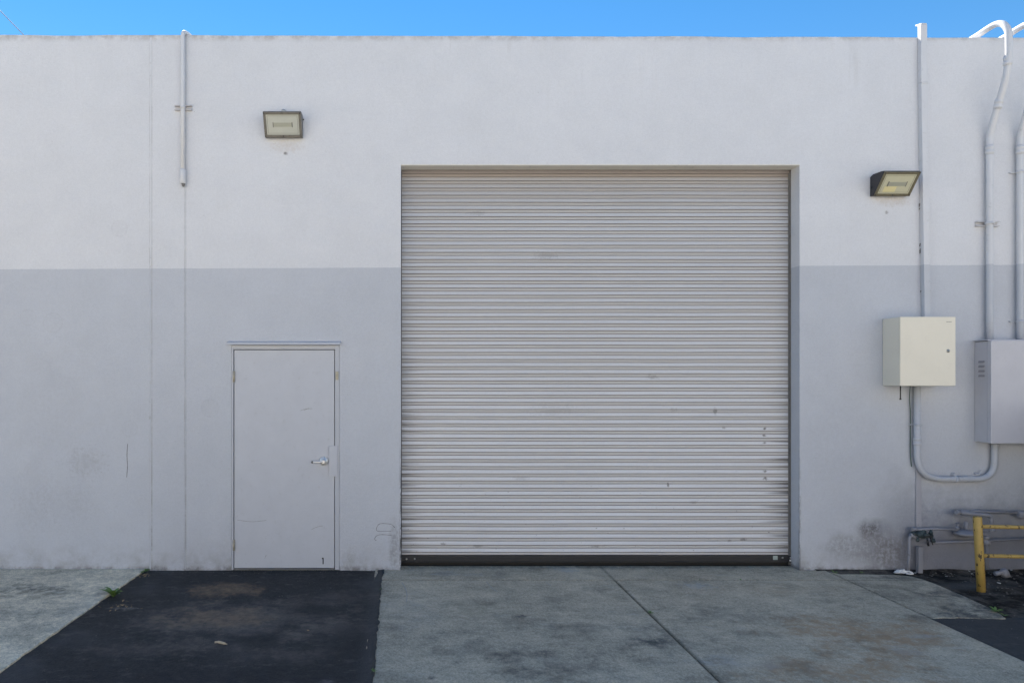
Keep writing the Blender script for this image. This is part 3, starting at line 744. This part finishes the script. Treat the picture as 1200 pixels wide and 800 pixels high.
# ------------------------------------------------------------------ gas pipes at the foot of the wall
yp = -.07
def Wp(px, py, y=yp): return W(px, py, y)
t = thing('gas_pipe', 'grimy low pipe run with an old valve standing on thin legs beside the wall foot', 'pipe', (4.95, -.05, 0))
bm = bm_(); tube(bm, [Wp(1072, 620), Wp(1096, 619.5), Wp(1121, 620)], .0125, 12); obj('pipe', bm, MPIPE, t)
bm = bm_(); tube(bm, [Wp(1088, 635.6), Wp(1140, 634), Wp(1215, 630.5)], .011, 12); obj('pipe', bm, MPIPE, t)
p = Wp(1065.5, 628); bm = bm_(); tube(bm, fillet([Wp(1078, 630), Wp(1066, 627.5), (p.x+.0, yp, .5*p.z), (p.x-.01, yp, -.01)], .03), .013, 12); obj('pipe', bm, MPIPE, t)
c = Wp(1081, 626)
bm = bm_()
lathe(bm, c+Vector((-.10, 0, .01)), (1, 0, -.12), [(.020, 0), (.024, .01), (.024, .03), (.017, .032), (.017, .05), (.030, .052), (.034, .08), (.036, .10), (.030, .125), (.018, .128), (.018, .16), (.024, .162), (.024, .185)], 14)
lathe(bm, c+Vector((0, 0, -.03)), (0, 0, 1), [(.024, 0), (.024, .03), (.030, .05), (.030, .068), (.015, .075)], 8)
lathe(bm, c+Vector((.0, 0, 0)), (0, -1, 0), [(.02, 0), (.026, .05), (.024, .06)], 6)
vb = obj('valve', bm, MVAL, t)
bm = bm_(); tube(bm, [c+Vector((-.035, -.062, -.005)), c+Vector((.04, -.066, .002))], .007, 8); tube(bm, [c+Vector((0, -.055, -.03)), c+Vector((.01, -.06, -.09))], .009, 8); tube(bm, [c+Vector((.05, -.03, -.02)), c+Vector((.065, -.04, -.085))], .005, 6)
obj('valve_lever', bm, MBLK, vb)
for q in (Wp(1071, 619.5), Wp(1069, 627)):
    bm = bm_(); lathe(bm, q-Vector((.02, 0, 0)), (1, 0, 0), [(.019, 0), (.021, .008), (.021, .03), (.018, .038)], 12); obj('elbow', bm, MPIPE, t)
for q, rr in ((Wp(1088.5, 622), .013), (Wp(1073, 631), .012), (Wp(1091, 632), .016)):
    bm = bm_(); lathe(bm, q+Vector((0, -.02, -.02)), (.2, 0, 1), [(rr, 0), (rr*1.3, .006), (rr*1.3, .022), (rr*.8, .026), (rr*.8, .038)], 6); obj('fitting', bm, MVAL, t)
bm = bm_(); x = Wp(1079, 650).x; box(bm, (x-.020, -.072, -.01), (x+.020, -.034, .235)); obj('post', bm, MPIPE, t, bevel=.003)
# regulator + meter run
t = thing('gas_regulator', 'painted disc-shaped gas regulator on the pipe behind the yellow post', 'gas regulator', (5.28, -.1, 0))
c = Wp(1131, 624)
bm = bm_(); lathe(bm, c+Vector((0, 0, -.035)), (0, 0, 1), [(.045, 0), (.080, .010), (.088, .022), (.095, .026), (.095, .038), (.088, .041), (.07, .055), (.03, .066)], 26); obj('body', bm, MPIPE, t)
bm = bm_(); lathe(bm, Wp(1122, 619)+Vector((0,0,-.01)), (0,0,1), [(.014, 0), (.014, .03), (.010, .032), (.010, .045), (.015, .047), (.015, .06)], 12); obj('vent_cap', bm, MPIPE, t)
bm = bm_(); lathe(bm, Wp(1132.5, 620)+Vector((0,0,-.01)), (0,0,1), [(.019, 0), (.019, .075), (.014, .08)], 14); obj('spring_cap', bm, MPIPE, t)
bm = bm_(); tube(bm, fillet([Wp(1140, 625), Wp(1156.5, 625), Wp(1156.5, 666)], .03), .013, 12); obj('riser', bm, MPIPE, t)
bm = bm_(); lathe(bm, Wp(1156, 638), (0,0,1), [(.022, 0), (.030, .008), (.030, .035), (.022, .04), (.022, .055), (.027, .057), (.027, .08), (.018, .083)], 8); obj('union_nut', bm, MPIPE, t)
t = thing('gas_pipe', 'upper grey pipe with a downturned elbow, along the wall above the yellow rail', 'pipe', (5.4, -.1, .5))
bm = bm_(); tube(bm, fillet([Wp(1121, 599.5, -.13), Wp(1150, 603, -.13), Wp(1161.5, 603.5, -.13), Wp(1162.5, 622, -.13)], .06, 8), .018, 14); obj('pipe', bm, MPIPE, t)
bm = bm_(); tube(bm, [Wp(1120.5, 599.5, -.135), Wp(1124, 599.8, -.13)], .022, 14); obj('end_cap', bm, MPIPE, t)
bm = bm_(); q = Wp(1162.5, 620.5, -.13); lathe(bm, q-Vector((0,0,.015)), (0,0,1), [(.024, 0), (.024, .022), (.02, .025)], 14); obj('coupling', bm, MPIPE, t)
bm = bm_(); tube(bm, [Wp(1121, 598.6, -.06), Wp(1146, 599, -.06), Wp(1215, 601, -.06)], .015, 12); obj('pipe', bm, MPIPE, t)
bm = bm_(); tube(bm, [Wp(1147, 600, -.05), Wp(1147, 596.5, -.05)], .016, 10); obj('tee', bm, MPIPE, t)
bm = bm_(); q = Wp(1196.5, 602.5, -.07); lathe(bm, q+Vector((0,0,-.035)), (0,0,1), [(.020, 0), (.028, .01), (.034, .03), (.034, .05), (.022, .07)], 12); lathe(bm, q+Vector((-.035,0,.01)), (1,0,0), [(.024, 0), (.026, .01), (.026, .06), (.024, .07)], 12); obj('elbow', bm, MPIPE, t)
bm = bm_(); c = G(1161, 668); lathe(bm, (c.x, -.17, .0), (-.35, 0, 1), [(.034, -.01), (.033, .03), (.030, .05), (.018, .062)], 16); tube(bm, [(c.x-.02, -.17, .03), (c.x-.09, -.16, .01)], .02, 12)
tag(obj('pipe_elbow', bm, MPIPE, loc=(c.x, -.17, 0)), 'grey rounded pipe elbow poking out of the dirt behind the yellow post', 'pipe')

# ------------------------------------------------------------------ yellow guard rail
b = G(1150, 690); yb = b.y
t = thing('guard_rail', 'chipped yellow steel guard rail with leaning post standing in the dirt', 'guard rail', (b.x, yb, 0))
def post(xb, xt, y, z):
    bm = bm_(); tube(bm, [(xb, y, -.03), (xb*.5+xt*.5, y, z*.5), (xt, y, z-.006), (xt, y, z)], [.0315, .0315, .0315, .029], 20); return obj('post', bm, MYEL, t)
zt = W(0, 605, yb).z
post(b.x, b.x-.034, yb, zt); post(b.x+1.5, b.x+1.47, yb, zt)
for py0, py1 in ((616.5, 617.5), (650.6, 651.8)):
    p = W(1149, py0, yb); q = W(1200, py1, yb); d = (q-p)/(q.x-p.x)
    bm = bm_(); tube(bm, [p, p+d*.5, p+d*1.52], .0165, 14); obj('rail', bm, MYEL, t)

# ------------------------------------------------------------------ small things on the ground
def weed(px, py, s, n, label, upright=.5, z=.002):
    c = G(px, py, z); bm = bm_()
    for i in range(n):
        a = 2*math.pi*i/n+random.uniform(-.4, .4); L = s*random.uniform(.6, 1.1); el = random.uniform(.25, .9)*upright*1.6
        d = Vector((math.cos(a), math.sin(a), 0)); side = Vector((-d.y, d.x, 0)); prev = None
        for k in range(6):
            t = k/5; p = c+d*L*t*math.cos(el*(1-.3*t))+Vector((0, 0, L*math.sin(el)*t*(1.35-.75*t))); w = s*.12*math.sin(math.pi*min(.97, t*.85+.12))
            q = (bm.verts.new(p-side*w), bm.verts.new(p+Vector((0,0,-w*.35))), bm.verts.new(p+side*w))
            if prev: bm.faces.new((prev[0], q[0], q[1], prev[1])); bm.faces.new((prev[1], q[1], q[2], prev[2]))
            prev = q
    return tag(obj('weed', bm, MLEAF, loc=c), label, 'weed', 'weeds in the cracks')
weed(133, 699, .135, 15, 'leafy green weed, the largest, in the crack between pale slab and asphalt', 1.05)
weed(171, 669, .06, 10, 'low weed in the wall corner where pale slab meets asphalt', .6)
weed(166, 671, .035, 8, 'tiny sprig just left of the weed in the wall corner', .6)
weed(762, 718, .035, 9, 'small green tuft in the long driveway joint', .9)
weed(1167, 716, .06, 10, 'yellow-green weed at the curved edge of the concrete, right of the yellow post', .6)
weed(1177, 721, .04, 8, 'smaller weed beside the yellow-green one at the right edge', .6)
weed(978, 671, .04, 8, 'small weed at the wall foot right of the big opening', .6)
weed(868, 679.5, .022, 7, 'tiny sprig in the cross joint under the right end of the roll-up door', .8)
weed(820, 679, .018, 6, 'tiny sprig in the cross joint left of the other one', .8)
weed(446, 690, .022, 7, 'tiny sprig at the ragged upper edge of the asphalt strip', .6, .006)
weed(438, 786, .03, 7, 'yellowish sprig at the lower edge where asphalt meets driveway', .5, .008)
weed(1010, 671, .03, 8, 'low sprig midway between the big opening and the litter', .5)
# leaf litter near the first weed
bm = bm_()
for i in range(46):
    c = G(random.gauss(136, 11), random.gauss(710, 2.5), .004)
    if i > 26: c = G(random.gauss(168, 6), random.gauss(673, 1.6), .004)
    a = random.random()*6; L = random.uniform(.006, .022); d = Vector((math.cos(a), math.sin(a), random.uniform(-.1, .3))); s = Vector((-d.y, d.x, random.uniform(-.3,.3)))*random.uniform(.2, .4)
    vs = [bm.verts.new(c-d*L), bm.verts.new(c+s*L+Vector((0,0,.003))), bm.verts.new(c+d*L), bm.verts.new(c-s*L)]
    bm.faces.new(vs)
tag(obj('leaf_litter', bm, MDRY), 'scraps of dry leaf beside the weed at the asphalt edge', 'leaf litter', kind='stuff')
c = G(259, 753, .012)
bm = bm_(); tube(bm, smoothpath([c+Vector((-.045, .014, 0)), c+Vector((-.02, .012, .003)), c+Vector((.01, -.002, .002)), c+Vector((.045, -.018, 0))], 4), [.007]*4+[.009]*4+[.008]*3+[.003]*2, 8)
tag(obj('stick', bm, plain('pale_wood', (.42, .36, .26), .8, var=.4), loc=c), 'short pale stick lying on the dark asphalt strip', 'stick')
# crumpled plastic by the wall
c = G(1056, 671, 0)
bm = bm_(); q = bmesh.ops.create_icosphere(bm, subdivisions=4, radius=1)
for v in bm.verts:
    n = mnoise.noise(v.co*1.7)+.7*mnoise.noise(v.co*4.2)
    p = v.co*(1+.45*n); v.co = Vector((p.x*.055+c.x, p.y*.03+c.y, max(.0, p.z*.018+.014+.006*p.x)))
    if abs(v.co.x-c.x) > .03: v.co.z *= .6
tube(bm, smoothpath([c+Vector((.03, -.01, .02)), c+Vector((.055, -.03, .022)), c+Vector((.075, -.045, .008)), c+Vector((.045, -.05, .006)), c+Vector((.02, -.035, .006))], 5), .008, 8)
tag(obj('plastic_litter', bm, MLIT, loc=c), 'crumpled white plastic scrap lying at the wall foot below the old valve', 'litter')
LP = [(1136,669,'left of three in the dirt behind the yellow rail post, highest'), (1139,672,'beside the highest scrap left of the yellow post'), (1109,675,'in the dirt left of the regulator riser'),
      (1171,683,'on the dirt just right of the yellow post foot'), (1185,668,'near the wall under the lower yellow rail'), (1073,671,'just right of the crumpled plastic')]
for i, (px, py, w) in enumerate(LP):
    c = G(px, py, .003); bm = bm_(); r = .012 if i != 3 else .02
    ring = [bm.verts.new(c+Vector((math.cos(k)*r*random.uniform(.6,1.2), math.sin(k)*r*random.uniform(.5,1), random.uniform(.001,.008)))) for k in range(6)]
    f = bm.faces.new(ring); e = bmesh.ops.extrude_face_region(bm, geom=[f]); bmesh.ops.translate(bm, verts=[v for v in e['geom'] if isinstance(v, bmesh.types.BMVert)], vec=(0,0,-.002))
    tag(obj('paper_scrap', bm, MLIT, loc=c), 'tiny white scrap '+w, 'litter', 'white scraps in the dirt')
c = G(361, 738, .004); bm = bm_(); pebble(bm, c, .010); tag(obj('leaf', bm, MDRY, loc=c), 'tiny orange-brown leaf on the asphalt right of the stick', 'leaf')

# overhead wire, fixed to the roof behind the parapet
y = 9.0
a = W(-330, -347, y); b_ = W(255, 268, y)
bm = bm_(); n = 24
tube(bm, [a.lerp(b_, i/n)-Vector((0, 0, .25*math.sin(math.pi*i/n))) for i in range(n+1)], .008, 6)
tag(obj('overhead_wire', bm, plain('pale_wire', (.12, .12, .12), .6), loc=b_), 'thin overhead wire slanting across the sky at the top left corner', 'wire')

# unseen container added past the right edge to shade the wall corner
t = thing('added_shade_container', 'unseen dark green container added past the right edge to darken the wall corner', 'light blocker', (6.9, -1.0, 0))
bm = bm_()
vs = [bm.verts.new(q) for q in ((6.15,-1.7,.12),(8.0,-1.7,.12),(8.0,-.25,.12),(6.15,-.25,.12),(6.08,-2.0,1.25),(8.08,-2.0,1.25),(8.08,-.15,1.6),(6.08,-.15,1.6))]
for f in ((0,3,2,1),(4,5,6,7),(0,1,5,4),(1,2,6,5),(2,3,7,6),(3,0,4,7)): bm.faces.new([vs[i] for i in f])
MG = plain('added_container_enamel', (.02, .06, .04), .5, dirt=.3); obj('body', bm, MG, t, bevel=.01)
bm = bm_(); prism(bm, [(-2.06, 1.262), (-.12, 1.63), (-.12, 1.66), (-2.06, 1.29)], 6.05, 8.11); obj('added_container_lid', bm, MBLK, t, bevel=.005)
for xx, yy in ((6.3, -1.6), (7.85, -1.6), (6.3, -.4), (7.85, -.4)):
    bm = bm_(); lathe(bm, (xx-.02, yy, .045), (1,0,0), [(.06, 0), (.06, .04)], 16); obj('wheel', bm, MRUB, t)

# unseen pale warehouse added across the lot to bounce sunlight onto the wall
t = thing('added_bounce_warehouse', 'unseen pale warehouse added across the lot as a sunlit bounce surface', 'building', (0, -19, 0))
bm = bm_(); box(bm, (-30, -27, -.3), (30, -19, 8.0)); obj('wall', bm, plain('bounce_wall_paint', (.74, .70, .64), .8, var=.1, sc_=1), t, bevel=.02)
for xx in (-20, -8, 5, 18):
    bm = bm_(); box(bm, (xx, -18.99, 0), (xx+3.6, -18.95, 3.6)); obj('roller_door', bm, MCAB, t, bevel=.01)
bm = bm_(); box(bm, (-30.1, -27.1, 8.0), (30.1, -18.9, 8.15)); obj('roof', bm, MROOF, t, bevel=.01)

# ------------------------------------------------------------------ light, sky, camera
SUN_EL, SUN_AZ = R(47), R(-22)      # azimuth from +y towards +x; negative = from the left, behind the building
d = Vector((math.sin(SUN_AZ)*math.cos(SUN_EL), math.cos(SUN_AZ)*math.cos(SUN_EL), math.sin(SUN_EL)))
L = bpy.data.lights.new('sun', 'SUN'); L.energy = 5; L.angle = R(.53); L.color = (1, .95, .88)
lo = bpy.data.objects.new('sun', L); col.objects.link(lo); lo.rotation_euler = d.to_track_quat('Z', 'Y').to_euler(); lo.location = (0, 0, 20)
w = bpy.data.worlds.new('World'); sc.world = w; w.use_nodes = True; nt = w.node_tree; nt.nodes.clear()
sky = nt.nodes.new('ShaderNodeTexSky'); sky.sky_type = 'NISHITA'; sky.sun_disc = False
sky.sun_elevation = SUN_EL; sky.sun_rotation = SUN_AZ; sky.air_density = 1.0; sky.dust_density = 0; sky.ozone_density = 1.5
bg = nt.nodes.new('ShaderNodeBackground'); bg.inputs[1].default_value = .08
wo = nt.nodes.new('ShaderNodeOutputWorld'); hs = nt.nodes.new('ShaderNodeHueSaturation'); hs.inputs['Saturation'].default_value = 1.38; nt.links.new(sky.outputs[0], hs.inputs['Color']); nt.links.new(hs.outputs[0], bg.inputs[0]); nt.links.new(bg.outputs[0], wo.inputs[0])
cam = bpy.data.cameras.new('camera'); co = bpy.data.objects.new('camera', cam); col.objects.link(co)
co.location = (0, -D0, H); co.rotation_euler = (R(90), 0, 0)
cam.sensor_fit = 'HORIZONTAL'; cam.sensor_width = 36; cam.lens = F/1200*36
cam.shift_x = (600-VX)/1200; cam.shift_y = (VY-400)/1200; cam.clip_end = 2000; cam.clip_start = .05
sc.camera = co
sc.view_settings.view_transform = 'Standard'; sc.view_settings.look = 'None'; sc.view_settings.gamma = 1
sc.view_settings.exposure = 1.28
sc.view_settings.use_white_balance = True; sc.view_settings.white_balance_temperature = 7050; sc.view_settings.white_balance_tint = 10
sc.render.engine = 'CYCLES'
sc.render.resolution_x = 1024; sc.render.resolution_y = 682
